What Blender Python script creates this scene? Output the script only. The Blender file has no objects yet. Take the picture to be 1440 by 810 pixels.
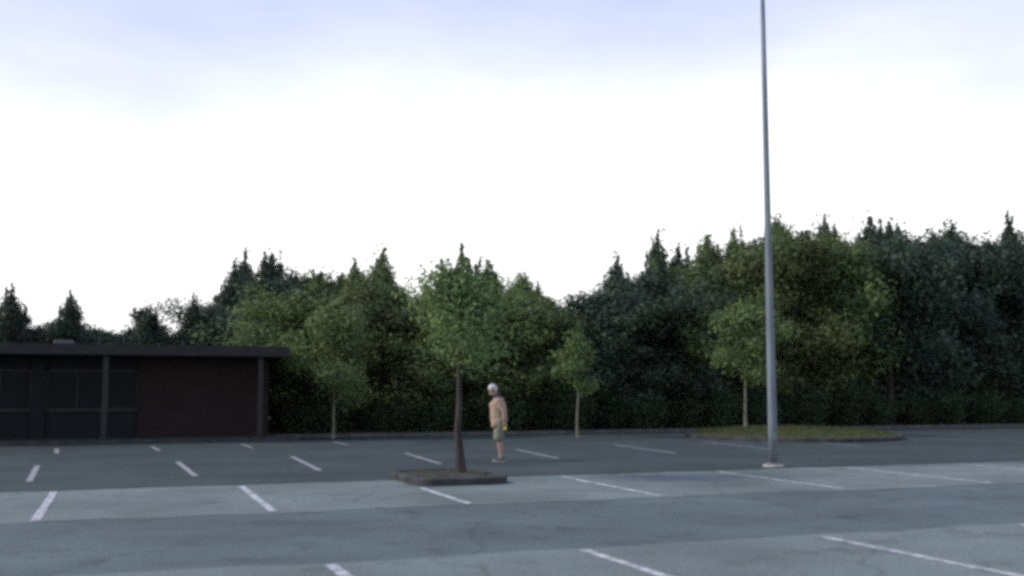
import bpy, bmesh, math, random
import numpy as np
from mathutils import Vector, Matrix

scene = bpy.context.scene
R = math.radians
COL = scene.collection

# ---------------------------------------------------------------- camera
cam_d = bpy.data.cameras.new('camera'); cam = bpy.data.objects.new('camera', cam_d); COL.objects.link(cam)
cam_d.sensor_width = 36.0; cam_d.lens = 37.5
cam_d.clip_start = 0.1; cam_d.clip_end = 2000
cam.location = (0, 0, 1.6); cam.rotation_euler = (R(90 + 5.52), 0, 0)
cam_d.dof.use_dof = True; cam_d.dof.focus_distance = 19.0; cam_d.dof.aperture_fstop = 0.8
scene.camera = cam

# ---------------------------------------------------------------- sky
SUN_EL, SUN_AZ = 36.0, -98.0        # degrees; azimuth clockwise from +Y (off to the left)
w = bpy.data.worlds.new('World'); scene.world = w; w.use_nodes = True
nt = w.node_tree; nt.nodes.clear()
out = nt.nodes.new('ShaderNodeOutputWorld'); bg = nt.nodes.new('ShaderNodeBackground')
sky = nt.nodes.new('ShaderNodeTexSky'); sky.sky_type = 'NISHITA'; sky.sun_disc = False
sky.sun_elevation = R(SUN_EL); sky.sun_rotation = R(SUN_AZ); sky.altitude = 100
sky.air_density = 1.3; sky.dust_density = 2.2; sky.ozone_density = 3.0
# thin even cloud veil over the clear sky
tc = nt.nodes.new('ShaderNodeTexCoord'); nz = nt.nodes.new('ShaderNodeTexNoise')
mp = nt.nodes.new('ShaderNodeMapping'); mp.inputs['Scale'].default_value = (1.0, 1.0, 3.0)
nz.inputs['Scale'].default_value = 2.2; nz.inputs['Detail'].default_value = 6; nz.inputs['Roughness'].default_value = 0.55
rp = nt.nodes.new('ShaderNodeMapRange'); rp.inputs['From Min'].default_value = 0.3; rp.inputs['From Max'].default_value = 0.75
rp.inputs['To Min'].default_value = 0.74; rp.inputs['To Max'].default_value = 0.95
mx = nt.nodes.new('ShaderNodeMix'); mx.data_type = 'RGBA'
vr = nt.nodes.new('ShaderNodeValToRGB'); vr.color_ramp.interpolation = 'EASE'
vr.color_ramp.elements[0].position = 0.10; vr.color_ramp.elements[0].color = (1.0, 1.0, 1.0, 1)      # bright low veil
vr.color_ramp.elements[1].position = 0.42; vr.color_ramp.elements[1].color = (0.42, 0.46, 0.69, 1)   # lavender grey higher up
vm = nt.nodes.new('ShaderNodeVectorMath'); vm.operation = 'SCALE'; vm.inputs['Scale'].default_value = 5.3
cs = nt.nodes.new('ShaderNodeMapRange'); cs.inputs['From Min'].default_value = 0.3; cs.inputs['From Max'].default_value = 0.7
cs.inputs['To Min'].default_value = 4.5; cs.inputs['To Max'].default_value = 6.2                      # cloud shapes in the veil
nt.links.new(nz.outputs['Fac'], cs.inputs['Value']); nt.links.new(cs.outputs['Result'], vm.inputs['Scale'])
nt.links.new(vr.outputs['Color'], vm.inputs[0]); nt.links.new(vm.outputs[0], mx.inputs[7])
nt.links.new(tc.outputs['Generated'], mp.inputs['Vector']); nt.links.new(mp.outputs['Vector'], nz.inputs['Vector'])
sx_ = nt.nodes.new('ShaderNodeSeparateXYZ'); nt.links.new(tc.outputs['Generated'], sx_.inputs[0]); nt.links.new(sx_.outputs['Z'], vr.inputs['Fac'])
hz_ = nt.nodes.new('ShaderNodeMapRange'); hz_.inputs['From Min'].default_value = 0.0; hz_.inputs['From Max'].default_value = 0.5
hz_.inputs['To Min'].default_value = 0.30; hz_.inputs['To Max'].default_value = -0.06; nt.links.new(sx_.outputs['Z'], hz_.inputs['Value'])
ad_ = nt.nodes.new('ShaderNodeMath'); ad_.operation = 'ADD'; ad_.use_clamp = True          # the veil thickens towards the horizon all round
nt.links.new(nz.outputs['Fac'], rp.inputs['Value']); nt.links.new(rp.outputs['Result'], ad_.inputs[0]); nt.links.new(hz_.outputs['Result'], ad_.inputs[1]); nt.links.new(ad_.outputs[0], mx.inputs[0])
nt.links.new(sky.outputs['Color'], mx.inputs[6]); nt.links.new(mx.outputs[2], bg.inputs['Color'])
nt.links.new(bg.outputs['Background'], out.inputs['Surface'])
bg.inputs['Strength'].default_value = 0.12

# ---------------------------------------------------------------- sun
sd = bpy.data.lights.new('sun', 'SUN'); so = bpy.data.objects.new('sun', sd); COL.objects.link(so)
sd.energy = 1.5; sd.angle = R(12); sd.color = (1.0, 0.93, 0.82)
sdir = Vector((math.sin(R(SUN_AZ)) * math.cos(R(SUN_EL)), math.cos(R(SUN_AZ)) * math.cos(R(SUN_EL)), math.sin(R(SUN_EL))))
so.rotation_euler = (-sdir).to_track_quat('-Z', 'Y').to_euler()
so.location = (0, 60, 40)

# ---------------------------------------------------------------- exposure
vs = scene.view_settings
vs.view_transform = 'Standard'; vs.look = 'None'; vs.gamma = 1.0; vs.use_curve_mapping = False; vs.exposure = 1.15
scene.cycles.pixel_filter_type = 'GAUSSIAN'; scene.cycles.filter_width = 3.9; scene.cycles.use_denoising = False
scene.cycles.max_bounces = 6; scene.cycles.transparent_max_bounces = 8

# ---------------------------------------------------------------- lot axes: u along the parking rows, v along the stall lines
YAW = R(20.8); CU, SU = math.cos(YAW), math.sin(YAW)
def L(u, v, z=0.0): return Vector((u * CU - v * SU, u * SU + v * CU, z))
def at(px, d): return (px - 720) / 1500.0 * d            # world x of an image column at distance d

# ---------------------------------------------------------------- small helpers
def tag(o, label=None, cat=None, group=None, kind=None):
    if label: o['label'] = label
    if cat: o['category'] = cat
    if group: o['group'] = group
    if kind: o['kind'] = kind
    return o
def empty(name, loc=(0, 0, 0), rz=0.0):
    o = bpy.data.objects.new(name, None); COL.objects.link(o); o.location = loc; o.rotation_euler = (0, 0, rz); o.empty_display_size = 0.2
    return o
def obj(name, me, m=None, parent=None, loc=(0, 0, 0), rz=0.0, smooth=False):
    o = bpy.data.objects.new(name, me); COL.objects.link(o)
    if m and not me.materials: me.materials.append(m)
    o.parent = parent; o.location = loc; o.rotation_euler = (0, 0, rz)
    if smooth: me.polygons.foreach_set('use_smooth', [True] * len(me.polygons))
    return o
def from_bm(name, bm):
    me = bpy.data.meshes.new(name); bm.to_mesh(me); bm.free(); return me
def add_box(bm, c, s, rz=0.0, bev=0.0):
    r = bmesh.ops.create_cube(bm, size=1.0)
    vsx = r['verts']
    bmesh.ops.scale(bm, verts=vsx, vec=s)
    if bev > 0:
        eds = list({e for v in vsx for e in v.link_edges})
        rb = bmesh.ops.bevel(bm, geom=eds, offset=bev, segments=1, affect='EDGES')
        vsx = list({v for f in rb['faces'] for v in f.verts} | {v for v in vsx if v.is_valid})
    bmesh.ops.rotate(bm, verts=vsx, cent=(0, 0, 0), matrix=Matrix.Rotation(rz, 3, 'Z'))
    bmesh.ops.translate(bm, verts=vsx, vec=c)
def box(name, c, s, m, parent=None, rz=0.0, bev=0.0):
    bm = bmesh.new(); add_box(bm, (0, 0, 0), s, 0, bev)
    return obj(name, from_bm(name, bm), m, parent, c, rz)
def mesh_np(name, V, F, tint=None):
    """V (n,3), F (m,k) with constant k"""
    me = bpy.data.meshes.new(name); n, m, k = len(V), len(F), F.shape[1]
    me.vertices.add(n); me.vertices.foreach_set('co', np.ascontiguousarray(V, np.float32).ravel())
    me.loops.add(m * k); me.loops.foreach_set('vertex_index', np.ascontiguousarray(F, np.int32).ravel())
    me.polygons.add(m); me.polygons.foreach_set('loop_start', np.arange(0, m * k, k, dtype=np.int32))
    if tint is not None:
        a = me.attributes.new('tint', 'FLOAT', 'FACE'); a.data.foreach_set('value', np.ascontiguousarray(tint, np.float32))
    me.update(calc_edges=True)
    return me
def tube(path, radii, seg=7, V=None, F=None):
    """append a tapered tube along path to the lists V, F (quads)"""
    V = [] if V is None else V; F = [] if F is None else F
    P = [Vector(p) for p in path]; base = len(V); n = len(P)
    for i, p in enumerate(P):
        t = (P[min(i + 1, n - 1)] - P[max(i - 1, 0)]).normalized()
        a = t.orthogonal() if abs(t.z) < 0.9 else t.cross(Vector((0, 1, 0)))
        a.normalize(); b = t.cross(a)
        for k in range(seg):
            th = 2 * math.pi * k / seg
            V.append(p + (a * math.cos(th) + b * math.sin(th)) * radii[i])
    for i in range(n - 1):
        for k in range(seg):
            k2 = (k + 1) % seg
            F.append((base + i * seg + k, base + i * seg + k2, base + (i + 1) * seg + k2, base + (i + 1) * seg + k))
    return V, F

# ---------------------------------------------------------------- materials
def new_mat(name):
    m = bpy.data.materials.new(name); m.use_nodes = True
    t = m.node_tree; return m, t, t.nodes['Principled BSDF']
def noise_mat(name, c1, c2, scale=3.0, rough=0.85, detail=5, bump=0.0, bscale=60.0, spec=0.3, metallic=0.0, lo=0.35, hi=0.65, c3=None, s3=0.25, stretch=None):
    m, t, p = new_mat(name); N = t.nodes; K = t.links.new
    geo = N.new('ShaderNodeTexCoord')
    vec = geo.outputs['Object']
    if stretch:
        mpn = N.new('ShaderNodeMapping'); mpn.inputs['Scale'].default_value = stretch; K(vec, mpn.inputs['Vector']); vec = mpn.outputs['Vector']
    n1 = N.new('ShaderNodeTexNoise'); n1.inputs['Scale'].default_value = scale; n1.inputs['Detail'].default_value = detail
    K(vec, n1.inputs['Vector'])
    r = N.new('ShaderNodeValToRGB'); r.color_ramp.elements[0].position = lo; r.color_ramp.elements[1].position = hi
    r.color_ramp.elements[0].color = (*c1, 1); r.color_ramp.elements[1].color = (*c2, 1)
    K(n1.outputs['Fac'], r.inputs['Fac']); colr = r.outputs['Color']
    if c3:
        n3 = N.new('ShaderNodeTexNoise'); n3.inputs['Scale'].default_value = s3; n3.inputs['Detail'].default_value = 4; K(vec, n3.inputs['Vector'])
        r3 = N.new('ShaderNodeMapRange'); r3.inputs['From Min'].default_value = 0.45; r3.inputs['From Max'].default_value = 0.7
        K(n3.outputs['Fac'], r3.inputs['Value'])
        x = N.new('ShaderNodeMix'); x.data_type = 'RGBA'; K(r3.outputs['Result'], x.inputs[0]); K(colr, x.inputs[6]); x.inputs[7].default_value = (*c3, 1)
        colr = x.outputs[2]
    K(colr, p.inputs['Base Color'])
    p.inputs['Roughness'].default_value = rough; p.inputs['Specular IOR Level'].default_value = spec; p.inputs['Metallic'].default_value = metallic
    if bump > 0:
        n2 = N.new('ShaderNodeTexNoise'); n2.inputs['Scale'].default_value = bscale; n2.inputs['Detail'].default_value = 3; K(vec, n2.inputs['Vector'])
        b = N.new('ShaderNodeBump'); b.inputs['Strength'].default_value = bump; b.inputs['Distance'].default_value = 0.02
        K(n2.outputs['Fac'], b.inputs['Height']); K(b.outputs['Normal'], p.inputs['Normal'])
    return m
def asphalt_mat(name, base, rough=0.75):
    """worn asphalt: aggregate speckle, broad patchiness, oil spots, cracks"""
    m, t, p = new_mat(name); N = t.nodes; K = t.links.new
    geo = N.new('ShaderNodeNewGeometry'); vec = geo.outputs['Position']
    def nz(s, d=4, r=0.55):
        n = N.new('ShaderNodeTexNoise'); n.inputs['Scale'].default_value = s; n.inputs['Detail'].default_value = d; n.inputs['Roughness'].default_value = r
        K(vec, n.inputs['Vector']); return n.outputs['Fac']
    def rng(v, a, b, c, d):
        n = N.new('ShaderNodeMapRange'); n.inputs['From Min'].default_value = a; n.inputs['From Max'].default_value = b
        n.inputs['To Min'].default_value = c; n.inputs['To Max'].default_value = d; K(v, n.inputs['Value']); return n.outputs['Result']
    def mul(a, b):
        n = N.new('ShaderNodeMath'); n.operation = 'MULTIPLY'; K(a, n.inputs[0]); K(b, n.inputs[1]); return n.outputs[0]
    f = mul(rng(nz(0.35, 5), 0.3, 0.7, 0.72, 1.28), rng(nz(30, 4, 0.75), 0.3, 0.7, 0.6, 1.4))
    f = mul(f, rng(nz(1.7, 3), 0.56, 0.74, 1.0, 0.66))
    vo = N.new('ShaderNodeTexVoronoi'); vo.feature = 'DISTANCE_TO_EDGE'; vo.inputs['Scale'].default_value = 0.22
    wv = N.new('ShaderNodeTexNoise'); wv.inputs['Scale'].default_value = 0.9; wv.inputs['Detail'].default_value = 5; K(vec, wv.inputs['Vector'])
    ad = N.new('ShaderNodeVectorMath'); ad.operation = 'ADD'; K(vec, ad.inputs[0]); K(wv.outputs['Color'], ad.inputs[1]); K(ad.outputs[0], vo.inputs['Vector'])
    f = mul(f, rng(vo.outputs['Distance'], 0.002, 0.010, 0.78, 1.0))
    cm = N.new('ShaderNodeVectorMath'); cm.operation = 'SCALE'; cm.inputs[0].default_value = base; K(f, cm.inputs['Scale'])
    K(cm.outputs[0], p.inputs['Base Color'])
    p.inputs['Roughness'].default_value = rough; p.inputs['Specular IOR Level'].default_value = 0.2
    b = N.new('ShaderNodeBump'); b.inputs['Strength'].default_value = 0.5; b.inputs['Distance'].default_value = 0.01
    K(nz(70, 2), b.inputs['Height']); K(b.outputs['Normal'], p.inputs['Normal'])
    return m
def leaf_mat(name, c, trans=0.35):
    m, t, p = new_mat(name); N = t.nodes; K = t.links.new
    a = N.new('ShaderNodeAttribute'); a.attribute_name = 'tint'
    oi = N.new('ShaderNodeObjectInfo')
    r = N.new('ShaderNodeValToRGB'); e = r.color_ramp.elements
    e[0].position = 0.0; e[0].color = (c[0] * 0.55, c[1] * 0.62, c[2] * 0.75, 1)
    e[1].position = 1.0; e[1].color = (c[0] * 1.55, c[1] * 1.38, c[2] * 1.0, 1)
    md = e.new(0.5); md.color = (*c, 1)
    K(a.outputs['Fac'], r.inputs['Fac'])
    h = N.new('ShaderNodeHueSaturation')
    mr = N.new('ShaderNodeMapRange'); mr.inputs['To Min'].default_value = 0.8; mr.inputs['To Max'].default_value = 1.2
    mh = N.new('ShaderNodeMapRange'); mh.inputs['To Min'].default_value = 0.485; mh.inputs['To Max'].default_value = 0.515
    K(oi.outputs['Random'], mr.inputs['Value']); K(oi.outputs['Random'], mh.inputs['Value'])
    K(mr.outputs['Result'], h.inputs['Value']); K(mh.outputs['Result'], h.inputs['Hue']); K(r.outputs['Color'], h.inputs['Color'])
    K(h.outputs['Color'], p.inputs['Base Color']); p.inputs['Roughness'].default_value = 0.6; p.inputs['Specular IOR Level'].default_value = 0.25
    tr = N.new('ShaderNodeBsdfTranslucent'); K(h.outputs['Color'], tr.inputs['Color'])
    ms = N.new('ShaderNodeMixShader'); ms.inputs[0].default_value = trans
    K(p.outputs[0], ms.inputs[1]); K(tr.outputs[0], ms.inputs[2])
    K(ms.outputs[0], t.nodes['Material Output'].inputs['Surface'])
    return m
def brick_mat(name, c1, c2, mortar):
    m, t, p = new_mat(name); N = t.nodes; K = t.links.new
    tcn = N.new('ShaderNodeTexCoord'); mpn = N.new('ShaderNodeMapping'); mpn.inputs['Rotation'].default_value = (R(90), 0, 0)
    K(tcn.outputs['Object'], mpn.inputs['Vector'])
    b = N.new('ShaderNodeTexBrick'); K(mpn.outputs['Vector'], b.inputs['Vector'])
    b.inputs['Color1'].default_value = (*c1, 1); b.inputs['Color2'].default_value = (*c2, 1); b.inputs['Mortar'].default_value = (*mortar, 1)
    b.inputs['Scale'].default_value = 1.0; b.inputs['Brick Width'].default_value = 0.215; b.inputs['Row Height'].default_value = 0.075; b.inputs['Mortar Size'].default_value = 0.01
    K(b.outputs['Color'], p.inputs['Base Color']); p.inputs['Roughness'].default_value = 0.9; p.inputs['Specular IOR Level'].default_value = 0.2
    bu = N.new('ShaderNodeBump'); bu.invert = True; bu.inputs['Distance'].default_value = 0.006; K(b.outputs['Fac'], bu.inputs['Height']); K(bu.outputs['Normal'], p.inputs['Normal'])
    return m
def paint_mat(name, top=0.47):
    """worn white road paint: flakes off to show the asphalt"""
    m, t, p = new_mat(name); N = t.nodes; K = t.links.new
    geo = N.new('ShaderNodeNewGeometry')
    n = N.new('ShaderNodeTexNoise'); n.inputs['Scale'].default_value = 6; n.inputs['Detail'].default_value = 6; n.inputs['Roughness'].default_value = 0.7
    K(geo.outputs['Position'], n.inputs['Vector'])
    r = N.new('ShaderNodeValToRGB'); e = r.color_ramp.elements
    e[0].position = 0.40; e[0].color = (0.16, 0.17, 0.18, 1); e[1].position = 0.60; e[1].color = (top, top * 1.03, top * 1.08, 1)
    K(n.outputs['Fac'], r.inputs['Fac']); K(r.outputs['Color'], p.inputs['Base Color']); p.inputs['Roughness'].default_value = 0.6
    return m

M = {
    'lot': asphalt_mat('asphalt_aisle', (0.075, 0.099, 0.105), 0.85),
    'farlot': asphalt_mat('asphalt_far', (0.036, 0.049, 0.051), 0.88),
    'bay': asphalt_mat('asphalt_bay', (0.118, 0.146, 0.145), 0.88),
    'paint': paint_mat('line_paint'), 'oldpaint': paint_mat('old_line_paint', 0.24),
    'ground': noise_mat('ground_soil', (0.035, 0.04, 0.02), (0.07, 0.07, 0.04), 0.6, 0.95, bump=0.5, bscale=8),
    'litter': noise_mat('forest_floor', (0.022, 0.02, 0.012), (0.05, 0.045, 0.025), 1.3, 0.95, c3=(0.03, 0.045, 0.015), s3=0.4, bump=0.6, bscale=12),
    'turf': noise_mat('turf', (0.038, 0.046, 0.018), (0.062, 0.068, 0.028), 4, 0.95, c3=(0.08, 0.075, 0.04), s3=0.7, bump=0.6, bscale=25),
    'islandsoil': noise_mat('island_soil', (0.026, 0.025, 0.023), (0.045, 0.043, 0.038), 5, 0.95, c3=(0.034, 0.036, 0.026), s3=1.5, bump=0.6, bscale=25),
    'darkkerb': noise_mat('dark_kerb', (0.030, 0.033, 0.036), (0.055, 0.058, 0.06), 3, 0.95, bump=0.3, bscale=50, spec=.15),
    'kerb': noise_mat('concrete_kerb', (0.06, 0.064, 0.064), (0.10, 0.10, 0.097), 3, 0.9, bump=0.3, bscale=50),
    'concrete': noise_mat('concrete', (0.24, 0.24, 0.23), (0.34, 0.34, 0.33), 5, 0.9, bump=0.3, bscale=50),
    'steel': noise_mat('galvanised_steel', (0.115, 0.14, 0.165), (0.17, 0.20, 0.225), 6, 0.65, spec=0.2, stretch=(1, 1, 0.15)),
    'darksteel': noise_mat('dark_fitting', (0.05, 0.055, 0.06), (0.08, 0.085, 0.09), 8, 0.5),
    'lens': noise_mat('lamp_lens', (0.6, 0.6, 0.55), (0.7, 0.7, 0.66), 8, 0.25),
    'bark': noise_mat('bark', (0.025, 0.021, 0.02), (0.055, 0.047, 0.042), 9, 0.95, bump=0.9, bscale=30, stretch=(1, 1, 0.2)),
    'palebark': noise_mat('pale_bark', (0.09, 0.095, 0.065), (0.17, 0.175, 0.13), 7, 0.9, bump=0.5, bscale=30, stretch=(1, 1, 0.4)),
    'leaf_mid': leaf_mat('leaf_mid_green', (0.098, 0.142, 0.054)),
    'leaf_light': leaf_mat('leaf_light_green', (0.115, 0.172, 0.066), 0.42),
    'leaf_dark': leaf_mat('leaf_dark_green', (0.038, 0.062, 0.042), 0.28),
    'leaf_shrub': leaf_mat('leaf_shrub', (0.036, 0.062, 0.03), 0.25),
    'blade': leaf_mat('grass_blade', (0.062, 0.075, 0.028), 0.35),
    'redbrick': brick_mat('red_brick', (0.017, 0.010, 0.010), (0.026, 0.014, 0.0135), (0.020, 0.018, 0.018)),
    'darkbrick': brick_mat('dark_brick', (0.010, 0.011, 0.014), (0.015, 0.015, 0.018), (0.016, 0.016, 0.018)),
    'fascia': noise_mat('dark_fascia', (0.014, 0.014, 0.016), (0.021, 0.021, 0.023), 2, 0.7, stretch=(1, 1, 3)),
    'roofing': noise_mat('roof_felt', (0.07, 0.07, 0.075), (0.11, 0.11, 0.115), 1.5, 0.95),
    'frame': noise_mat('window_frame', (0.015, 0.015, 0.017), (0.022, 0.022, 0.025), 5, 0.6),
    'glass': noise_mat('tinted_glass', (0.008, 0.009, 0.012), (0.012, 0.013, 0.017), 1, 0.25, spec=0.05),
    'door': noise_mat('door_paint', (0.04, 0.035, 0.035), (0.055, 0.045, 0.043), 4, 0.6),
    'skin': noise_mat('skin', (0.27, 0.17, 0.125), (0.33, 0.21, 0.155), 12, 0.55),
    'top': noise_mat('tan_cloth', (0.27, 0.20, 0.15), (0.34, 0.255, 0.19), 14, 0.9, bump=0.4, bscale=18),
    'shorts': noise_mat('olive_cloth', (0.15, 0.155, 0.11), (0.20, 0.205, 0.15), 14, 0.9, bump=0.4, bscale=18),
    'hair': noise_mat('grey_hair', (0.34, 0.36, 0.35), (0.48, 0.49, 0.47), 30, 0.7, stretch=(1, 1, 0.3)),
    'shoe': noise_mat('shoe', (0.05, 0.05, 0.055), (0.08, 0.08, 0.085), 20, 0.6),
    'sole': noise_mat('sole', (0.35, 0.35, 0.33), (0.45, 0.45, 0.42), 20, 0.7),
    'sock': noise_mat('sock', (0.22, 0.2, 0.17), (0.28, 0.26, 0.22), 40, 0.9),
    'dark': noise_mat('dark_cloth', (0.035, 0.04, 0.05), (0.05, 0.055, 0.065), 20, 0.9),
    'eye': noise_mat('eye', (0.02, 0.02, 0.02), (0.03, 0.03, 0.03), 3, 0.2),
    'yellow': noise_mat('yellow_card', (0.62, 0.60, 0.10), (0.70, 0.68, 0.14), 10, 0.6),
    'graybrow': noise_mat('eyebrow', (0.3, 0.3, 0.28), (0.4, 0.4, 0.38), 30, 0.8),
}

# ================================================================ SETTING
def quad_sheet(name, pts, m, parent=None, kind='structure', sub=1):
    me = bpy.data.meshes.new(name); me.from_pydata([tuple(p) for p in pts], [], [tuple(range(len(pts)))]); me.update()
    o = obj(name, me, m, parent)
    if kind and parent is None: o['kind'] = kind
    return o
quad_sheet('ground', [(-700, -500, -0.08), (700, -500, -0.08), (700, 900, -0.08), (-700, 900, -0.08)], M['ground'])
V_EDGE = 37.2
lot = quad_sheet('parking_lot', [L(-45, -25), L(75, -25), L(75, V_EDGE), L(-45, V_EDGE)], M['lot'])
tag(lot, label='grey asphalt parking lot with worn white stall lines')
def bay(name, u0, u1, v0, v1, seed, z=0.004, mt='bay'):
    """lighter, bleached strip of parking stalls, with an uneven paving joint"""
    rr = random.Random(seed); n = 160; top = []; bot = []
    for i in range(n + 1):
        u = u0 + (u1 - u0) * i / n
        bot.append(L(u, v0 + rr.uniform(-.10, .10), z)); top.append(L(u, v1 + rr.uniform(-.10, .10), z))
    vts = [tuple(p) for p in bot + top]
    fs = [(i, i + 1, n + 2 + i, n + 1 + i) for i in range(n)]
    me = bpy.data.meshes.new(name); me.from_pydata(vts, [], fs); me.update()
    return obj(name, me, M[mt], lot)
bay('stall_strip', -40, 70, 4.4, 10.15, 1)
bay('stall_strip', -40, 70, 14.45, 18.9, 2)
bay('far_paving', -44, 74, 18.95, V_EDGE - .02, 3, mt='farlot')  # darker asphalt sheet over the far part of the lot

def line(ua, va, ub, vb, wd=0.115):
    a, b = L(ua, va, 0.008), L(ub, vb, 0.008); d = (b - a).normalized(); s = Vector((-d.y, d.x, 0)) * wd / 2
    n = 8; vts = []; rr = random.Random(int(ua * 100 + va * 7))
    for i in range(n + 1):
        p = a.lerp(b, i / n); k = 1 + rr.uniform(-.12, .1)
        vts += [tuple(p - s * k), tuple(p + s * k)]
    me = bpy.data.meshes.new('stall_line'); me.from_pydata(vts, [], [(2 * i, 2 * i + 2, 2 * i + 3, 2 * i + 1) for i in range(n)]); me.update()
    return obj('stall_line', me, M['oldpaint' if va > 19 else 'paint'], lot)
for u in (-3.6, -0.75, 2.15, 4.90, 8.0, 11.40, 14.5, 17.5, 20.5, 23.5):            # middle row
    line(u, 14.62, u + 0.05, 17.3 if u == 4.90 else 18.6)
for u in (-3.7, -0.8, 2.05, 4.62, 7.48, 10.4, 13.4):                                # nearest row
    line(u, 5.0, u - 0.05, 10.0)
for ua, va, ub, vb in ((-4.0, 20.6, -4.2, 25.2), (-1.2, 20.9, -1.3, 25.3), (1.65, 21.13, 1.59, 25.5), (4.11, 21.74, 4.33, 26.6), (6.95, 22.7, 7.3, 27.0), (10.14, 23.6, 10.6, 27.6),
                       (13.76, 24.4, 14.3, 29.0), (17.2, 25.0, 17.7, 29.6), (20.6, 25.6, 21.0, 29.8)):
    line(ua, va, ub, vb)                                                            # third row
for ua, va, ub, vb in ((1.42, 30.3, 1.32, 32.8), (3.95, 31.0, 3.9, 33.2), (-1.1, 30.0, -1.2, 32.5), (6.8, 31.6, 6.8, 33.8)):
    line(ua, va, ub, vb)                                                            # last row by the building

# wood floor beyond the lot, raised behind a kerb
def terrain(name, u0, u1, v0, v1, nu, nv, z0, amp, m, seed):
    rg = np.random.default_rng(seed); V = []
    ph = rg.uniform(0, 6.28, 8)
    for j in range(nv + 1):
        for i in range(nu + 1):
            u = u0 + (u1 - u0) * i / nu; v = v0 + (v1 - v0) * j / nv
            h = z0 + amp * min(1, (v - v0) / 4) * (1 + math.sin(u * .31 + ph[0]) * .5 + math.sin(v * .43 + u * .17 + ph[1]) * .5) + .02 * math.sin(u * 2.1 + ph[2]) * math.sin(v * 1.7 + ph[3]) * min(1, v - v0)
            V.append(tuple(L(u, v, h)))
    F = np.array([(j * (nu + 1) + i, j * (nu + 1) + i + 1, (j + 1) * (nu + 1) + i + 1, (j + 1) * (nu + 1) + i) for j in range(nv) for i in range(nu)])
    return tag(obj(name, mesh_np(name, np.array(V), F), m, smooth=True), kind='structure')
terrain('forest_floor', -70, 110, V_EDGE + 0.16, 140, 150, 60, 0.10, 0.12, M['litter'], 4)
kb = bmesh.new(); add_box(kb, (0, 0, 0), (120, 0.16, 0.30), 0, 0.02)
k = obj('lot_kerb', from_bm('lot_kerb', kb), M['kerb'], None, L(15, V_EDGE + 0.08, -0.03), YAW); tag(k, 'long grey concrete kerb along the far edge of the lot', 'kerb')

# ---------------------------------------------------------------- foliage generators
def leaf_mesh(name, C, size, rg, tint, out=None):
    """rhombic leaves: C (n,3) centres"""
    n = len(C); s = size * rg.uniform(0.65, 1.3, n)
    N_ = rg.normal(size=(n, 3)) * .45
    if out is not None: N_ += out + np.array([0, 0, .35])                     # blades face outwards and up from their spray
    N_ /= np.linalg.norm(N_, axis=1)[:, None]
    d = rg.normal(size=(n, 3)); d -= (d * N_).sum(1)[:, None] * N_; d /= np.linalg.norm(d, axis=1)[:, None]; e = np.cross(N_, d)
    a = d * s[:, None]; b = e * (s * rg.uniform(0.4, 0.65, n))[:, None]
    V = np.empty((n, 4, 3)); V[:, 0] = C - a; V[:, 1] = C + b; V[:, 2] = C + a; V[:, 3] = C - b
    F = np.arange(n * 4).reshape(n, 4)
    return mesh_np(name, V.reshape(-1, 3), F, np.clip(tint, 0, 1))
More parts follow.
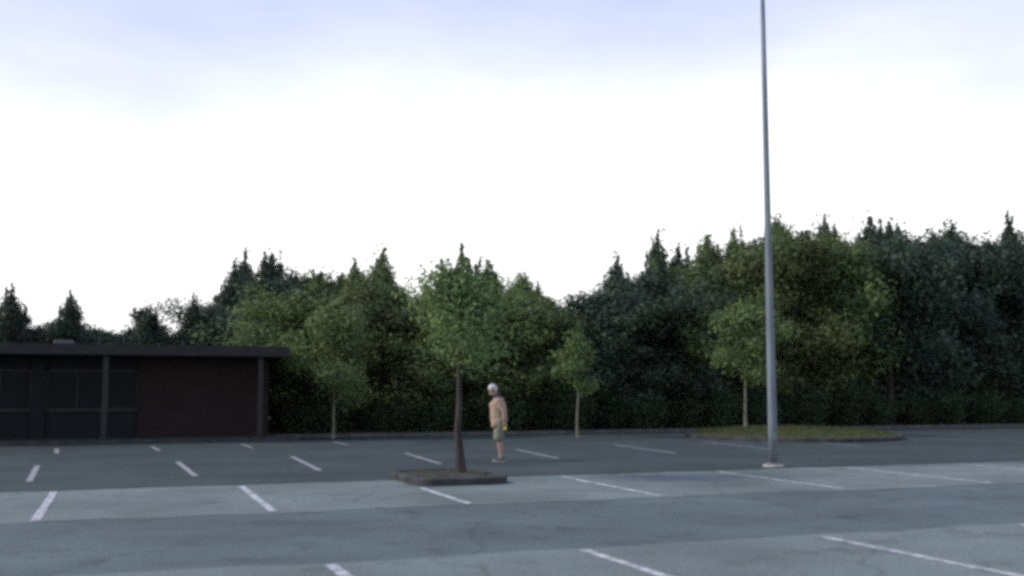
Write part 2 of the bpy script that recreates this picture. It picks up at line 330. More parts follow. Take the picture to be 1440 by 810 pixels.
def gen_tree(seed, H, Rad, zb, n_leaf, leaf, n_limb=16, rise=(0.35, 1.1), r0=None, clump=0.17, trunk_top=0.92, profile=None, lean=0.0, shoots=30, slen=(.06, .17)):
    """returns trunk mesh and crown mesh for a tree with its foot at the origin"""
    rg = np.random.default_rng(seed); rr = random.Random(seed)
    r0 = r0 or 0.018 * H + 0.02; V, F = [], []
    n = 9; path = []; x = y = 0.0
    for i in range(n + 1):
        t = i / n
        path.append(Vector((x + lean * t * H, y, t * H * trunk_top))); x += rr.uniform(-.03, .03) * H * .35; y += rr.uniform(-.03, .03) * H * .35
    rad = [r0 * (1.35 if i == 0 else 1.0) * (1 - 0.93 * (i / n) ** 0.9) for i in range(n + 1)]
    path[0].z = -0.12
    tube(path, rad, 8, V, F)
    def trunk_at(z):
        t = max(0, min(1, z / (H * trunk_top))) * n; i = min(n - 1, int(t)); return path[i].lerp(path[i + 1], t - i), rad[i] * (1 - (t - i)) + rad[i + 1] * (t - i)
    prof = profile or (lambda t: math.sin(math.pi * min(1, 0.18 + 0.80 * t)) ** 0.8)
    cl = []
    for i in range(n_limb):
        t = (i + rr.uniform(0, .8)) / n_limb; z = zb + (H * 0.9 - zb) * t
        p, r = trunk_at(z * 0.93); az = i * 2.4 + rr.uniform(-.5, .5)
        ln = Rad * prof(t) * rr.uniform(0.65, 1.12); up = rise[0] + (rise[1] - rise[0]) * t + rr.uniform(-.15, .15)
        pts = [p]; cur = p.copy(); dirv = Vector((math.cos(az), math.sin(az), up)).normalized()
        for k in range(4):
            dirv = (dirv + Vector((rr.uniform(-.25, .25), rr.uniform(-.25, .25), rr.uniform(-.1, .2)))).normalized()
            cur = cur + dirv * ln / 4; pts.append(cur.copy())
        rl = max(0.012, r * 0.5); tube(pts, [rl, rl * .8, rl * .6, rl * .4, 0.006], 5, V, F)
        for k in (2, 3, 4):
            cl.append((pts[k], 1.0 if k > 2 else .7))
            for _ in range(2):
                tw = Vector((rr.gauss(0, 1), rr.gauss(0, 1), rr.uniform(-.2, 1))).normalized() * ln * rr.uniform(.22, .45)
                q = pts[k] + tw; tube([pts[k], pts[k].lerp(q, .5) + Vector((0, 0, .03)), q], [rl * .35, rl * .25, .005], 4, V, F); cl.append((q, .8))
    for k in range(3): cl.append((trunk_at(H * (.86 + .04 * k))[0] + Vector((0, 0, .1 * k)), .6))
    Cs, Ts, Os = [], [], []
    hi = sorted(cl, key=lambda c: -c[0].z)[:max(6, len(cl) * 2 // 5)]
    for k in range(shoots):                                   # upright leader shoots along the crown's top
        p = hi[rr.randrange(len(hi))][0]; q = p + Vector((rr.uniform(-.12, .12), rr.uniform(-.12, .12), 1)) * H * rr.uniform(*slen)
        tube([p, p.lerp(q, .5) + Vector((rr.uniform(-.03, .03), 0, 0)), q], [.014, .009, .003], 4, V, F)
        m = int((q - p).length * 90 * (8 / H) ** 1.3); t = rg.random(m) ** 1.5; a0, b0 = np.array(tuple(p)), np.array(tuple(q))
        Cs.append(a0 + (b0 - a0) * t[:, None] + np.clip(rg.normal(size=(m, 3)), -1.5, 1.5) * (.11 * min(1, H / 7) * (1.15 - t))[:, None]); Ts.append(np.full(m, rg.uniform(.3, .7)) + rg.normal(size=m) * .13); Os.append(rg.normal(size=(m, 3)))
    trunk = mesh_np('trunk', np.array([tuple(v) for v in V]), np.array(F))
    wts = np.array([c[1] for c in cl]) * rg.uniform(.45, 1.5, len(cl)); wts /= wts.sum()
    cnt = rg.multinomial(n_leaf, wts)
    for (p, wgt), m in zip(cl, cnt):
        if m == 0: continue
        sg = clump * Rad * rg.uniform(.7, 1.35)
        g = rg.normal(size=(m, 3)); nn = np.linalg.norm(g, axis=1); g *= (np.minimum(nn, 1.6) / nn)[:, None]
        c = np.array(tuple(p)) + g * np.array([sg, sg, sg * .85])
        Cs.append(c); Ts.append(np.full(m, rg.uniform(.25, .75)) + rg.normal(size=m) * .12); Os.append(g / np.linalg.norm(g, axis=1)[:, None])
    C = np.concatenate(Cs); T = np.concatenate(Ts); O = np.concatenate(Os)
    keep = C[:, 2] > 0.05
    return trunk, leaf_mesh('crown', C[keep], leaf, rg, T[keep], O[keep])
def gen_shrub(seed, H, Rad, n_leaf, leaf):
    rg = np.random.default_rng(seed); rr = random.Random(seed); V, F, cl = [], [], []
    for i in range(14):
        az = i * 2.4 + rr.uniform(-.4, .4); rx = Rad * rr.uniform(.15, .95); top = Vector((math.cos(az) * rx, math.sin(az) * rx, H * rr.uniform(.45, 1.0) * (1 - .35 * rx / Rad)))
        b = Vector((top.x * .15, top.y * .15, -.08)); mid = b.lerp(top, .5) + Vector((rr.uniform(-.1, .1), rr.uniform(-.1, .1), .1))
        tube([b, mid, top], [.025, .016, .006], 5, V, F)
        for t in (.3, .5, .7, .85, 1.0): cl.append(b.lerp(mid, t * 2) if t < .5 else mid.lerp(top, t * 2 - 1))
    cnt = rg.multinomial(n_leaf, np.full(len(cl), 1 / len(cl))); Cs, Ts = [], []
    for p, m in zip(cl, cnt):
        if m: Cs.append(np.array(tuple(p)) + rg.normal(size=(m, 3)) * .2 * Rad); Ts.append(np.full(m, rg.uniform(.25, .75)) + rg.normal(size=m) * .13)
    C = np.concatenate(Cs); T = np.concatenate(Ts); keep = C[:, 2] > .0
    return mesh_np('stem', np.array([tuple(v) for v in V]), np.array(F)), leaf_mesh('foliage', C[keep], leaf, rg, T[keep])

def with_mat(me, m):
    me = me.copy(); me.materials.clear(); me.materials.append(m); return me
# broad trees (unit height 8 m), upright feathery trees, shrubs
BROAD = [gen_tree(11 + i, 8.0, 2.9, 1.2, 17000, 0.095, 19, (0.25, 1.1), clump=.15, shoots=16, slen=(.04, .13)) for i in range(5)]
TALL = [gen_tree(41 + i, 8.0, 1.75, 0.8, 9000, 0.09, 20, (.9, 2.0), r0=0.10, clump=0.20, profile=lambda t: (.8 + .2 * math.sin(9 * t + i)) * (1 - .75 * t ** 3) + .10, trunk_top=0.93, shoots=24, slen=(.06, .16)) for i in range(5)]
SHRUB = [gen_shrub(71 + i, 2.4, 1.5, 5500, 0.085) for i in range(3)]
LEAVES = {}
def leafed(base, kind, i, leaf):
    key = (kind, i, leaf)
    if key not in LEAVES: LEAVES[key] = (with_mat(base[i][0], M['bark']), with_mat(base[i][1], M[leaf]))
    return LEAVES[key]
rnd = random.Random(5)
SLIM_UP = -6
def put(kind, name, px, d, H, leaf, label, cat, group, wide=1.0, i=None, z=0.1):
    base, h0 = {'broad': (BROAD, 8.0), 'tall': (TALL, 8.0), 'shrub': (SHRUB, 2.4)}[kind]
    i = rnd.randrange(len(base)) if i is None else i
    tm, cm = leafed(base, kind, i, leaf)
    root = empty(name, (at(px, d), d, z), rnd.uniform(0, 6.28)); s = H / h0; root.scale = (s * wide, s * wide, s)
    a, b = ('stem', 'foliage') if kind == 'shrub' else ('trunk', 'crown')
    obj(a, tm, None, root); obj(b, cm, None, root)
    tag(root, label, cat, group); return root
def edge_d(px, extra=0.0):
    """distance at which the image column px meets the line v = V_EDGE + extra"""
    k = (px - 720) / 1500.0
    return (V_EDGE + extra) / (CU - k * SU)
def top_h(py, d): return (550 - py) / 1500.0 * d + 1.6

# front row of the wood: (image column, metres behind the kerb, treetop row, kind, leaf, label)
FRONT = [
    (432, 2.2, 402, 'broad', 'leaf_mid', 'mid green tree at the wood edge just right of the low building'),
    (520, 2.6, 392, 'broad', 'leaf_mid', 'tall green tree at the wood edge right of the young tree beside the building'),
    (585, 2.0, 425, 'broad', 'leaf_mid', 'shorter green tree at the wood edge left of the island tree'),
    (655, 2.6, 408, 'broad', 'leaf_mid', 'green tree at the wood edge straight behind the island tree'),
    (722, 2.2, 402, 'broad', 'leaf_mid', 'green tree at the wood edge straight behind the standing person'),
    (768, 2.8, 436, 'broad', 'leaf_mid', 'green tree at the wood edge just right of the standing person'),
    (862, 2.0, 400, 'broad', 'leaf_dark', 'dark green tree right of the low dip in the treetops'),
    (925, 2.4, 376, 'broad', 'leaf_dark', 'tall dark green tree midway between the person and the lamp post'),
    (985, 2.2, 362, 'broad', 'leaf_mid', 'tall leafy tree at the wood edge left of the lamp post'),
    (1045, 2.8, 350, 'broad', 'leaf_mid', 'tall leafy tree right behind the lamp post'),
    (1118, 2.0, 322, 'broad', 'leaf_mid', 'tallest pale green tree just right of the lamp post'),
    (1185, 2.4, 328, 'broad', 'leaf_mid', 'tall green tree second to the right of the lamp post'),
    (1250, 2.0, 330, 'broad', 'leaf_dark', 'tall dark tree third to the right of the lamp post'),
    (1320, 2.4, 335, 'broad', 'leaf_dark', 'tall dark tree fourth to the right of the lamp post'),
    (1395, 2.2, 330, 'broad', 'leaf_dark', 'tall dark tree fifth to the right of the lamp post, near the frame edge'),
    (1475, 2.4, 325, 'broad', 'leaf_dark', 'tall dark tree cut by the right frame edge'),
]
G1 = 'trees along the front edge of the wood'
for px, ex, py, kd, lf, lab in FRONT:
    d = edge_d(px, ex); H = top_h(py, d)
    put(kd, 'broadleaf_tree', px, d, H, lf, lab, 'tree', G1, wide=min(1.5, max(1.0, 1.25 * 7.0 / H)))
# deeper rows
def skyline(px):
    xs = [-120, 60, 150, 230, 290, 320, 360, 410, 430, 500, 545, 565, 600, 640, 700, 745, 775, 815, 835, 855, 930, 960, 1055, 1085, 1280, 1500, 1640]
    ys = [430, 435, 452, 445, 440, 395, 380, 385, 395, 392, 392, 425, 405, 398, 396, 405, 436, 475, 470, 408, 378, 362, 350, 322, 325, 325, 330]
    return float(np.interp(px, xs, ys))
def zone(px):
    if px < 415: return ('dark tree of the wood rising behind the low brick building', 'trees behind the low building', 'leaf_dark')
    if px < 840: return ('green tree deep in the wood between the low building and the dip in the treetops', 'trees deep in the middle of the wood', 'leaf_mid')
    return ('tall dark tree deep in the wood on the right', 'trees deep in the right of the wood', 'leaf_dark')
for row, (ex, step, off) in enumerate(((6.0, 62, 20), (9.5, 66, 55))):
    px = -110 + off
    while px < 1600:
        x = px + rnd.uniform(-16, 16); lab, g, lf = zone(x)
        d = edge_d(x, ex + (8.5 if x < 400 else 0) + rnd.uniform(-1, 1)); H = max(3.4, top_h(skyline(x) + 4 + rnd.uniform(-8, 22), d))
        put('broad', 'broadleaf_tree', x, d, H, lf, lab, 'tree', g, wide=min(1.0 if 760 < x < 850 else 1.5, max(0.95, 1.2 * 7.0 / H)))
        px += step
# slender upright trees whose tips stand above the canopy
SL = [(205, 418, 'leaf_dark'), (268, 412, 'leaf_dark'), (322, 362, 'leaf_dark'), (345, 350, 'leaf_dark'), (388, 345, 'leaf_dark'), (404, 372, 'leaf_dark'), (455, 372, 'leaf_mid'), (498, 360, 'leaf_mid'), (541, 345, 'leaf_mid'),
      (625, 378, 'leaf_mid'), (690, 365, 'leaf_mid'), (735, 372, 'leaf_mid'), (757, 392, 'leaf_mid'), (872, 356, 'leaf_dark'), (929, 318, 'leaf_dark'), (948, 345, 'leaf_dark'), (1000, 318, 'leaf_mid'),
      (1030, 318, 'leaf_mid'), (1098, 292, 'leaf_mid'), (1165, 296, 'leaf_dark'), (1228, 300, 'leaf_dark'), (1262, 306, 'leaf_dark'), (1340, 300, 'leaf_dark'), (95, 405, 'leaf_dark'), (20, 400, 'leaf_dark'), (1420, 296, 'leaf_dark')]
ORD = ['first', 'second', 'third', 'fourth', 'fifth', 'sixth', 'seventh', 'eighth', 'ninth', 'tenth', 'eleventh', 'twelfth']
cnt_s = {}
for px, py, lf in sorted(SL):
    d = edge_d(px, 4.4 + (9 if px < 412 else 0)); H = top_h(py - SLIM_UP, d)
    if px < 415: lab, g = 'slender dark tree standing up behind the low building', 'slender trees behind the low building'
    elif px < 800: lab, g = 'slender upright green tree poking above the middle of the wood', 'slender trees in the middle of the wood'
    else: lab, g = 'slender upright tree poking above the canopy on the right of the wood', 'slender trees on the right of the wood'
    cnt_s[g] = cnt_s.get(g, -1) + 1; lab = '%s from left, %s' % (ORD[cnt_s[g]], lab)
    put('tall', 'slender_tree', px, d, H, lf, lab, 'tree', g, wide=rnd.uniform(.6, 1.1))
# understorey
px = 425
while px < 1600:
    for ex, hh in ((1.0, 1.5), (3.6, 2.8)):
        x = px + rnd.uniform(-14, 14); d = edge_d(x, ex + rnd.uniform(-.2, .5))
        lab, g = (('dark leafy shrub filling the foot of the wood left of the dip in the treetops', 'shrubs under the middle of the wood') if x < 840 else
                  ('dark leafy shrub filling the foot of the tall wood on the right', 'shrubs under the right of the wood'))
        put('shrub', 'shrub', x, d, hh * rnd.uniform(.8, 1.2), 'leaf_shrub', lab, 'shrub', g, wide=1.15)
    px += 48

# ---------------------------------------------------------------- low brick building on the left
def make_building():
    root = empty('brick_building', L(-8, 36.3, 0), YAW)
    tag(root, 'low dark flat-roofed brick building at the left edge of the lot', 'building')
    # local x along the front (from -16 to 13.6), local y into the building
    x0, x1 = -16.0, 13.1; hz = 2.72
    red0 = 9.0
    box('wall', ((red0 + x1) / 2, 0.15, hz / 2), (x1 - red0, 0.30, hz), M['redbrick'], root)['label'] = 'reddish brown brick end of the front wall'
    box('wall', (x1 - 0.15, 5.3, hz / 2 - .002), (0.294, 10, hz), M['redbrick'], root)
    box('wall', (x0 + 0.15, 5.3, hz / 2), (0.3, 10, hz), M['darkbrick'], root)
    box('wall', ((x0 + x1) / 2, 10.45, hz / 2), (x1 - x0, 0.3, hz), M['darkbrick'], root)
    nb = 8; bw = (red0 - x0) / nb
    for i in range(nb):
        xa = x0 + i * bw
        box('pier', (xa + 0.2, 0.13, hz / 2), (0.4, 0.36, hz), M['darkbrick'], root)
        if i == 5:
            dr = box('door', (xa + 0.4 + 0.62, 0.2, 1.08), (1.2, 0.06, 2.16), M['door'], root)
            box('handle', (0.48, -0.06, -0.05), (0.03, 0.05, 0.3), M['steel'], dr)
            box('wall', (xa + 0.4 + (bw - 0.4 + 1.25) / 2, 0.2, hz / 2), (bw - 0.4 - 1.25, 0.24, hz), M['darkbrick'], root)
            box('lintel', (xa + 0.4 + 0.62, 0.2, (2.17 + hz) / 2), (1.24, 0.24, hz - 2.17), M['darkbrick'], root)
            continue
        cx, ww = xa + 0.4 + (bw - 0.4) / 2, bw - 0.4
        box('wall', (cx, 0.2, 0.475), (ww, 0.24, 0.95), M['darkbrick'], root)
        box('wall', (cx, 0.2, (2.3 + hz) / 2), (ww, 0.24, hz - 2.3), M['darkbrick'], root)
        wd = empty('window', (cx, 0.22, 0.95)); wd.parent = root
        box('sill', (0, -0.14, 0.02), (ww - .01, 0.16, 0.04), M['fascia'], wd)
        bm = bmesh.new()
        for sx in (-1, 1): add_box(bm, (sx * (ww / 2 - .035), 0, .675), (.06, .09, 1.27))
        for z in (.08, 1.30): add_box(bm, (0, 0, z), (ww - .14, .088, .07))
        for k in (-1, 1): add_box(bm, (k * ww / 6, 0, .69), (.045, .08, 1.14))
        obj('frame', from_bm('frame', bm), M['frame'], wd)
        for k in (-1, 0, 1): box('pane', (k * ww / 3 * .99, .012, .69), (ww / 3 - .07, .012, 1.14), M['glass'], wd)
    rf = box('roof', ((x0 + x1) / 2, 5.0, hz + 0.11), (x1 - x0 + 0.9, 12.4, 0.22), M['roofing'], root)
    box('fascia', (0, -6.23, 0.045), (x1 - x0 + 0.96, 0.05, 0.32), M['fascia'], rf)
    box('fascia', ((x1 - x0) / 2 + 0.475, 0, 0.045), (0.05, 12.4, 0.318), M['fascia'], rf)
    box('roof_vent', (8, 1.0, 0.36), (0.7, 0.7, 0.5), M['darksteel'], rf, bev=.04)
    for xc in (-12, -8, -4, 0, 4, 8, 12.7):
        pb = bmesh.new(); add_box(pb, (0, 0, hz / 2), (.16, .16, hz - .004)); add_box(pb, (0, 0, .06), (.26, .26, .12))
        obj('canopy_post', from_bm('canopy_post', pb), M['frame'], root, (xc, -0.95, 0))
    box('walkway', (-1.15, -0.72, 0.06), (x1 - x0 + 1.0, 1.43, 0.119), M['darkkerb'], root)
    return root
make_building()

# ---------------------------------------------------------------- kerbed tree island in the middle row
def rounded_rect(w, h, r, n=6):
    pts = []
    for cx, cy, a0 in ((w / 2 - r, h / 2 - r, 0), (-w / 2 + r, h / 2 - r, 90), (-w / 2 + r, -h / 2 + r, 180), (w / 2 - r, -h / 2 + r, 270)):
        for i in range(n + 1): a = R(a0 + 90 * i / n); pts.append((cx + r * math.cos(a), cy + r * math.sin(a)))
    return pts
def kerb_ring(name, outer, inner, h, m, parent, bev=0.02):
    n = len(outer); vts = []
    prof = [(outer, -.05, 0), (outer, h - bev, 0), (outer, h, .3), (inner, h, 0), (inner, -.05, 0)]
    for ring, z, f in prof:
        for i in range(n):
            x, y = ring[i]
            if f: x, y = x + (inner[i][0] - x) * .15, y + (inner[i][1] - y) * .15
            vts.append((x, y, z))
    fs = [(j * n + i, j * n + (i + 1) % n, (j + 1) * n + (i + 1) % n, (j + 1) * n + i) for j in range(4) for i in range(n)]
    me = bpy.data.meshes.new(name); me.from_pydata(vts, [], fs); me.update(); return obj(name, me, m, parent)
def mound(name, ring, z, rise, m, parent, seed=1):
    rr = random.Random(seed); n = len(ring); vts = [(x, y, z) for x, y in ring]; fs = []
    ks = (.82, .6, .35)
    for j, k in enumerate(ks):
        for x, y in ring: vts.append((x * k, y * k, z + rise * (1 - k * k) + rr.uniform(-.015, .015)))
    for j in range(len(ks)):
        for i in range(n): fs.append((j * n + i, j * n + (i + 1) % n, (j + 1) * n + (i + 1) % n, (j + 1) * n + i))
    vts.append((0, 0, z + rise)); c = len(vts) - 1; b = len(ks) * n
    for i in range(n): fs.append((b + i, b + (i + 1) % n, c))
    me = bpy.data.meshes.new(name); me.from_pydata(vts, [], fs); me.update(); return obj(name, me, m, parent, smooth=True)
def blades(name, n, fn, hgt, m, parent, seed):
    rg = np.random.default_rng(seed); P = np.array([fn(rg) for _ in range(n)]); h = hgt * rg.uniform(.5, 1.4, n); a = rg.uniform(0, 6.28, n)
    t = rg.normal(size=(n, 2)) * .35 * h[:, None]; wv = .006 + .004 * rg.random(n)
    dx, dy = np.cos(a) * wv, np.sin(a) * wv; z0 = np.zeros(n)
    V = np.empty((n, 4, 3)); V[:, 0] = P - np.stack([dx, dy, z0], 1); V[:, 1] = P + np.stack([dx, dy, z0], 1)
    tip = P + np.stack([t[:, 0], t[:, 1], h], 1); V[:, 2] = tip + np.stack([dx, dy, z0], 1) * .2; V[:, 3] = tip - np.stack([dx, dy, z0], 1) * .2
    o = obj(name, mesh_np(name, V.reshape(-1, 3), np.arange(n * 4).reshape(n, 4), np.clip(rg.normal(.5, .2, n), 0, 1)), m, parent); o['kind'] = 'stuff'; return o
isl = empty('planting_island', L(5.80, 18.55, 0), YAW)
tag(isl, 'small kerbed planting island with a tree, among the parking stalls', 'island')
ow, oh = 1.70, 2.2
o_ring, i_ring = rounded_rect(ow, oh, .35), rounded_rect(ow - .30, oh - .30, .22)
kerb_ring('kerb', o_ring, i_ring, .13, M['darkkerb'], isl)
mound('soil', i_ring, .10, .05, M['islandsoil'], isl)
blades('grass', 220, lambda g: (g.uniform(-.66, .66), g.uniform(-.9, .9), .11), .06, M['blade'], isl, 3)

# far oval grass island
fi = empty('grass_island', (9.7, 37.4, 0), R(8)); tag(fi, 'oval grassy island with a dark kerb near the wood, right side of the lot', 'island')
el = lambda a, b: [(a * math.cos(2 * math.pi * i / 40), b * math.sin(2 * math.pi * i / 40)) for i in range(40)]
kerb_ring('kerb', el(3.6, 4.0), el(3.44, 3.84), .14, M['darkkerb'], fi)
mound('turf', el(3.44, 3.84), .11, .20, M['turf'], fi, 2)
def fpt(g):
    r, a = math.sqrt(g.random()) * .98, g.uniform(0, 6.28); return (3.44 * r * math.cos(a), 3.84 * r * math.sin(a),   .11 + .20 * (1 - r * r))
blades('grass', 9000, fpt, .10, M['blade'], fi, 6)

# young trees standing free of the wood
def young(name, seed, loc, H, Rad, zb, n_leaf, leaf, lf, bark, label, r0, **kw):
    t, c = gen_tree(seed, H, Rad, zb, n_leaf, leaf, r0=r0, **kw)
    root = empty(name, loc, 0); obj('trunk', t, M[bark], root, smooth=True); obj('crown', c, M[lf], root); tag(root, label, 'tree', 'young planted trees'); return root
young('young_tree', 201, (at(650, 19.5), 19.5, .13), 3.7, 1.2, 1.9, 5200, .05, 'leaf_light', 'bark', 'young tree with a dark flared trunk growing from the kerbed island', .085, n_limb=11, rise=(.4, 1.6), clump=.20, shoots=10)
young('young_tree', 202, (at(470, 36.2), 36.2, .0), 4.5, 1.7, 1.2, 7500, .07, 'leaf_light', 'palebark', 'young tree with a thin pale trunk beside the low building', .06, n_limb=11, rise=(.3, 1.3), clump=.2, shoots=10)
young('young_tree', 203, (at(812, 37.0), 37.0, .0), 3.6, .85, 1.7, 3800, .07, 'leaf_light', 'palebark', 'thin pale-trunked young tree below the low dip in the treetops', .05, n_limb=9, rise=(.4, 1.5), clump=.22, shoots=8)
young('young_tree', 204, (at(1046, 38.6), 38.6, .33), 4.6, 1.4, 1.7, 7000, .07, 'leaf_light', 'palebark', 'young tree with a pale trunk on the oval grass island', .06, n_limb=11, rise=(.4, 1.4), clump=.2, shoots=10)

# ---------------------------------------------------------------- lamp post
def lathe(prof, seg=20):
    V, F = [], []
    for r, z in prof:
        for k in range(seg): a = 2 * math.pi * k / seg; V.append((r * math.cos(a), r * math.sin(a), z))
    for i in range(len(prof) - 1):
        for k in range(seg): F.append((i * seg + k, i * seg + (k + 1) % seg, (i + 1) * seg + (k + 1) % seg, (i + 1) * seg + k))
    V.append((0, 0, prof[0][1])); V.append((0, 0, prof[-1][1])); n = len(V)
    for k in range(seg): F.append((n - 2, (k + 1) % seg, k)); F.append((n - 1, (len(prof) - 1) * seg + k, (len(prof) - 1) * seg + (k + 1) % seg))
    me = bpy.data.meshes.new('lathe'); me.from_pydata(V, [], F); me.update(); return me
lp = empty('lamp_post', (at(1083.5, 22.9), 22.9, 0), YAW); tag(lp, 'tall tapered grey metal lamp post at the back of the parking stalls', 'lamp post')
obj('footing', lathe([(.22, -.05), (.22, .03), (.20, .05)], 24), M['concrete'], lp, smooth=False)
obj('pole', lathe([(.098, .08), (.096, .9), (.075, 4.5), (.055, 8.2), (.045, 10.8)], 20), M['steel'], lp, smooth=True)
obj('base_plate', lathe([(.16, .052), (.16, .08), (.11, .085)], 20), M['steel'], lp)
for kx, ky in ((-1, -1), (1, -1), (1, 1), (-1, 1)): obj('bolt', lathe([(.014, .08), (.014, .12)], 6), M['darksteel'], lp, (kx * .1, ky * .1, .002))
box('access_cover', (.0, -.094, .65), (.07, .02, .16), M['steel'], lp, bev=.004)
for s in (-1, 1):
    V, F = tube([(0, 0, 10.6), (s * .5, 0, 10.75), (s * 1.0, 0, 10.78)], [.03, .03, .03], 8)
    me = bpy.data.meshes.new('arm'); me.from_pydata([tuple(v) for v in V], [], F); me.update(); ar = obj('arm', me, M['steel'], lp, smooth=True)
    hd = box('lamp_head', (s * 1.25, 0, 10.78), (.62, .32, .16), M['darksteel'], lp, bev=.04)
    box('lens', (0, 0, -.085), (.46, .24, .02), M['lens'], hd)

# ---------------------------------------------------------------- person
def capsule(bm, a, b, ra, rb, seg=12, sq=(1, 1)):
    """tapered capsule between a and b"""
    a, b = Vector(a), Vector(b); d = (b - a); ln = d.length; q = d.to_track_quat('Z', 'Y').to_matrix().to_4x4()
    rings = []
    for k in range(5): th = -math.pi / 2 + math.pi / 2 * k / 4; rings.append((ra * math.cos(th), ra * math.sin(th)))
    for k in range(5): th = math.pi / 2 * k / 4; rings.append((rb * math.cos(th), ln + rb * math.sin(th)))
    prev = None
    for r, z in rings:
        r = max(r, 1e-4); ring = [bm.verts.new(a + (q @ Vector((sq[0] * r * math.cos(2 * math.pi * i / seg), sq[1] * r * math.sin(2 * math.pi * i / seg), z)))) for i in range(seg)]
        if prev:
            for i in range(seg): bm.faces.new((prev[i], prev[(i + 1) % seg], ring[(i + 1) % seg], ring[i]))
        else: bm.faces.new(ring[::-1])
        prev = ring
    bm.faces.new(prev)
def ellipsoid(bm, c, r, rot=0.0):
    x = bmesh.ops.create_uvsphere(bm, u_segments=16, v_segments=10, radius=1.0)['verts']
    bmesh.ops.scale(bm, verts=x, vec=r); bmesh.ops.rotate(bm, verts=x, cent=(0, 0, 0), matrix=Matrix.Rotation(rot, 3, 'Y')); bmesh.ops.translate(bm, verts=x, vec=c)
def fuse(name, bm, m, parent, vox, it=4):
    o = obj(name, from_bm(name, bm), m, parent)
    r = o.modifiers.new('fuse', 'REMESH'); r.mode = 'VOXEL'; r.voxel_size = vox; r.use_smooth_shade = True
    s = o.modifiers.new('smooth', 'SMOOTH'); s.factor = 0.5; s.iterations = it
    return o
def make_person():
    # local frame: +X is the way the person faces, +Y their left, feet on z = 0, height about 1.72 m with a stoop
    root = empty('person', (at(703, 24.6), 24.6, 0.0), R(184))
    tag(root, 'grey-haired person with bowed head in tan top and olive shorts, facing left', 'person')
    # joints
    pel = Vector((0, 0, .93)); chest = Vector((.045, 0, 1.27)); neck = Vector((.08, 0, 1.475)); head = Vector((.165, 0, 1.62)); Q = Matrix.Rotation(R(30), 3, 'Y'); hv = lambda x, y, z: head + Q @ Vector((x, y, z))
    hipL, hipR = Vector((0, .095, .90)), Vector((0, -.095, .90))
    kneeL, kneeR = Vector((.05, .10, .49)), Vector((.02, -.10, .49)); ankL, ankR = Vector((-.02, .105, .085)), Vector((-.06, -.11, .085))
    shL, shR = Vector((.06, .185, 1.385)), Vector((.06, -.185, 1.385))
    elL, elR = Vector((-.09, .235, 1.12)), Vector((.03, -.23, 1.10)); wrL, wrR = Vector((-.09, .225, .92)), Vector((.10, -.21, .87))
    bm = bmesh.new()
    capsule(bm, pel, chest, .125, .135, 16, (.9, 1.15)); capsule(bm, chest, neck - Vector((.02, 0, .05)), .13, .075, 16, (.9, 1.2))
    capsule(bm, neck - Vector((.02, 0, .04)), head - Vector((.04, 0, .05)), .058, .055)
    ellipsoid(bm, hv(-.015, 0, .025), (.098, .076, .105), R(25)); ellipsoid(bm, hv(.035, 0, -.055), (.062, .056, .075), R(25))
    capsule(bm, hv(.075, 0, .0), hv(.104, 0, -.045), .010, .016, 8)                     # nose
    capsule(bm, hv(.055, -.02, -.085), hv(.055, .02, -.085), .012, .012, 8)               # lips
    capsule(bm, hv(.06, -.03, .03), hv(.06, .03, .03), .014, .014, 8)                     # brow
    for s in (-1, 1):
        capsule(bm, hv(-.02, s * .078, .015), hv(-.012, s * .076, -.03), .018, .012, 8, (.6, 1))
    for h, kn, an in ((hipL, kneeL, ankL), (hipR, kneeR, ankR)):
        capsule(bm, h, kn, .088, .056); mid = kn.lerp(an, .32) + Vector((-.02, 0, 0))
        capsule(bm, kn, mid, .053, .056); capsule(bm, mid, an, .055, .036)
        capsule(bm, an + Vector((-.02, 0, -.035)), an + Vector((.15, 0, -.052)), .036, .03, 10)
    for sh, el_, wr, s in ((shL, elL, wrL, 1), (shR, elR, wrR, -1)):
        capsule(bm, sh, el_, .055, .042); capsule(bm, el_, wr, .042, .028)
        d = (wr - el_).normalized(); palm = wr + d * .07; capsule(bm, wr, palm, .027, .032, 10, (1.0, .8))
        side = Vector((1, 0, 0)) - d * d.x; side.normalize(); inw = Vector((0, -s, 0)); inw = (inw - d * inw.dot(d)).normalized()
        for k, (o_, ln) in enumerate(((.027, .070), (.009, .080), (-.009, .074), (-.026, .058))):                   # four fingers, curled
            b0 = palm + side * o_ + d * .012; b1 = b0 + d * ln * .45 + inw * .008; b2 = b1 + (d * .45 + inw * .8).normalized() * ln * .35; b3 = b2 + (inw - d * .25).normalized() * ln * .25
            capsule(bm, b0, b1, .0095, .009, 8); capsule(bm, b1, b2, .009, .0085, 8); capsule(bm, b2, b3, .0085, .0075, 8)
        t0 = wr + d * .025 + side * .026; t1 = t0 + (d * .5 + side * .6 + inw * .5).normalized() * .04; t2 = t1 + (d * .7 + inw * .7).normalized() * .032
        capsule(bm, t0, t1, .012, .0105, 8); capsule(bm, t1, t2, .0105, .009, 8)
    fuse('body', bm, M['skin'], root, .0075, 3)
    # loose top
    bm = bmesh.new()
    capsule(bm, pel + Vector((.02, 0, .03)), chest, .185, .172, 18, (.95, 1.08)); capsule(bm, chest, neck - Vector((.055, 0, .075)), .165, .095, 18, (.9, 1.25))
    for sh, el_, wr in ((shL, elL, wrL), (shR, elR, wrR)):
        capsule(bm, sh + Vector((-.01, 0, -.005)), el_, .078, .064); capsule(bm, el_, el_.lerp(wr, .82), .062, .05)
    add_box(bm, (.02, 0, .84), (.34, .40, .16), 0, .04)
    fuse('top', bm, M['top'], root, .012, 4)
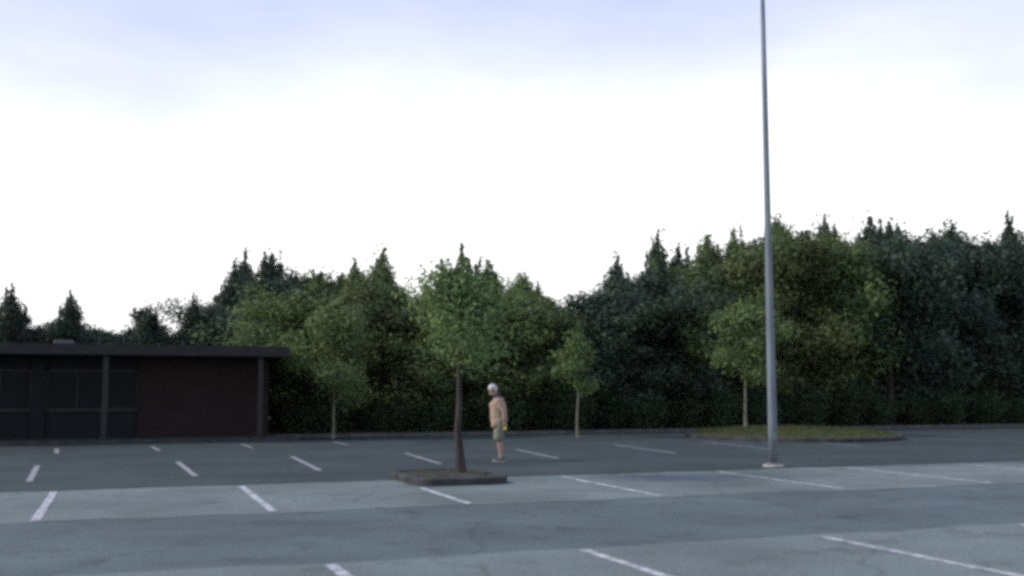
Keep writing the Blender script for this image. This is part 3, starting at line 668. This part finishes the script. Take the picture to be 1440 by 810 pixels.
    bm = bmesh.new(); capsule(bm, neck + Vector((-.05, 0, -.045)), neck + Vector((.0, 0, .02)), .085, .072, 14, (1, 1.05)); fuse('collar', bm, M['dark'], root, .009, 2)
    # knee-length shorts
    bm = bmesh.new(); capsule(bm, pel + Vector((0, -.03, -.02)), pel + Vector((0, .03, -.02)), .14, .14, 14)
    for h, kn in ((hipL, kneeL), (hipR, kneeR)): capsule(bm, h, h.lerp(kn, .86), .125, .112, 14)
    fuse('shorts', bm, M['shorts'], root, .012, 3)
    for an in (ankL, ankR):
        bm = bmesh.new(); capsule(bm, an + Vector((-.025, 0, -.035)), an + Vector((.13, 0, -.045)), .046, .038, 12, (1, 1)); capsule(bm, an + Vector((0, 0, -.04)), an + Vector((0, 0, .0)), .046, .043)
        sh_ = fuse('shoe', bm, M['shoe'], root, .009, 2)
        bm = bmesh.new(); add_box(bm, (an.x + .055, an.y, .011), (.27, .085, .022), 0, .01); obj('sole', from_bm('sole', bm), M['sole'], sh_)
        bm = bmesh.new(); capsule(bm, an + Vector((0, 0, .0)), an + Vector((.005, 0, .07)), .042, .045); fuse('sock', bm, M['sock'], root, .01, 1)
    # hair: short pale cap over the skull
    bm = bmesh.new(); ellipsoid(bm, hv(-.022, 0, .04), (.104, .083, .104), R(25)); ellipsoid(bm, hv(-.06, 0, -.005), (.062, .078, .075), 0)
    fuse('hair', bm, M['hair'], root, .009, 2)
    for s in (-1, 1):
        bm = bmesh.new(); ellipsoid(bm, hv(.066, s * .03, .008), (.012, .013, .011)); obj('eye', from_bm('eye', bm), M['eye'], root, smooth=True)
    # thing in the near hand
    d = (wrL - elL).normalized(); c = wrL + d * .12
    wp = root.matrix_basis @ (c + Vector((-.01, -.02, -.01)))
    bm = bmesh.new(); add_box(bm, (0, 0, 0), (.075, .022, .135), 0, .008); add_box(bm, (0, 0, .075), (.045, .018, .03), 0, .004)
    pk = obj('packet', from_bm('packet', bm), M['yellow'], None, wp, R(184)); tag(pk, 'small bright yellow packet in the hand of the standing person', 'packet')
    return root
make_person()
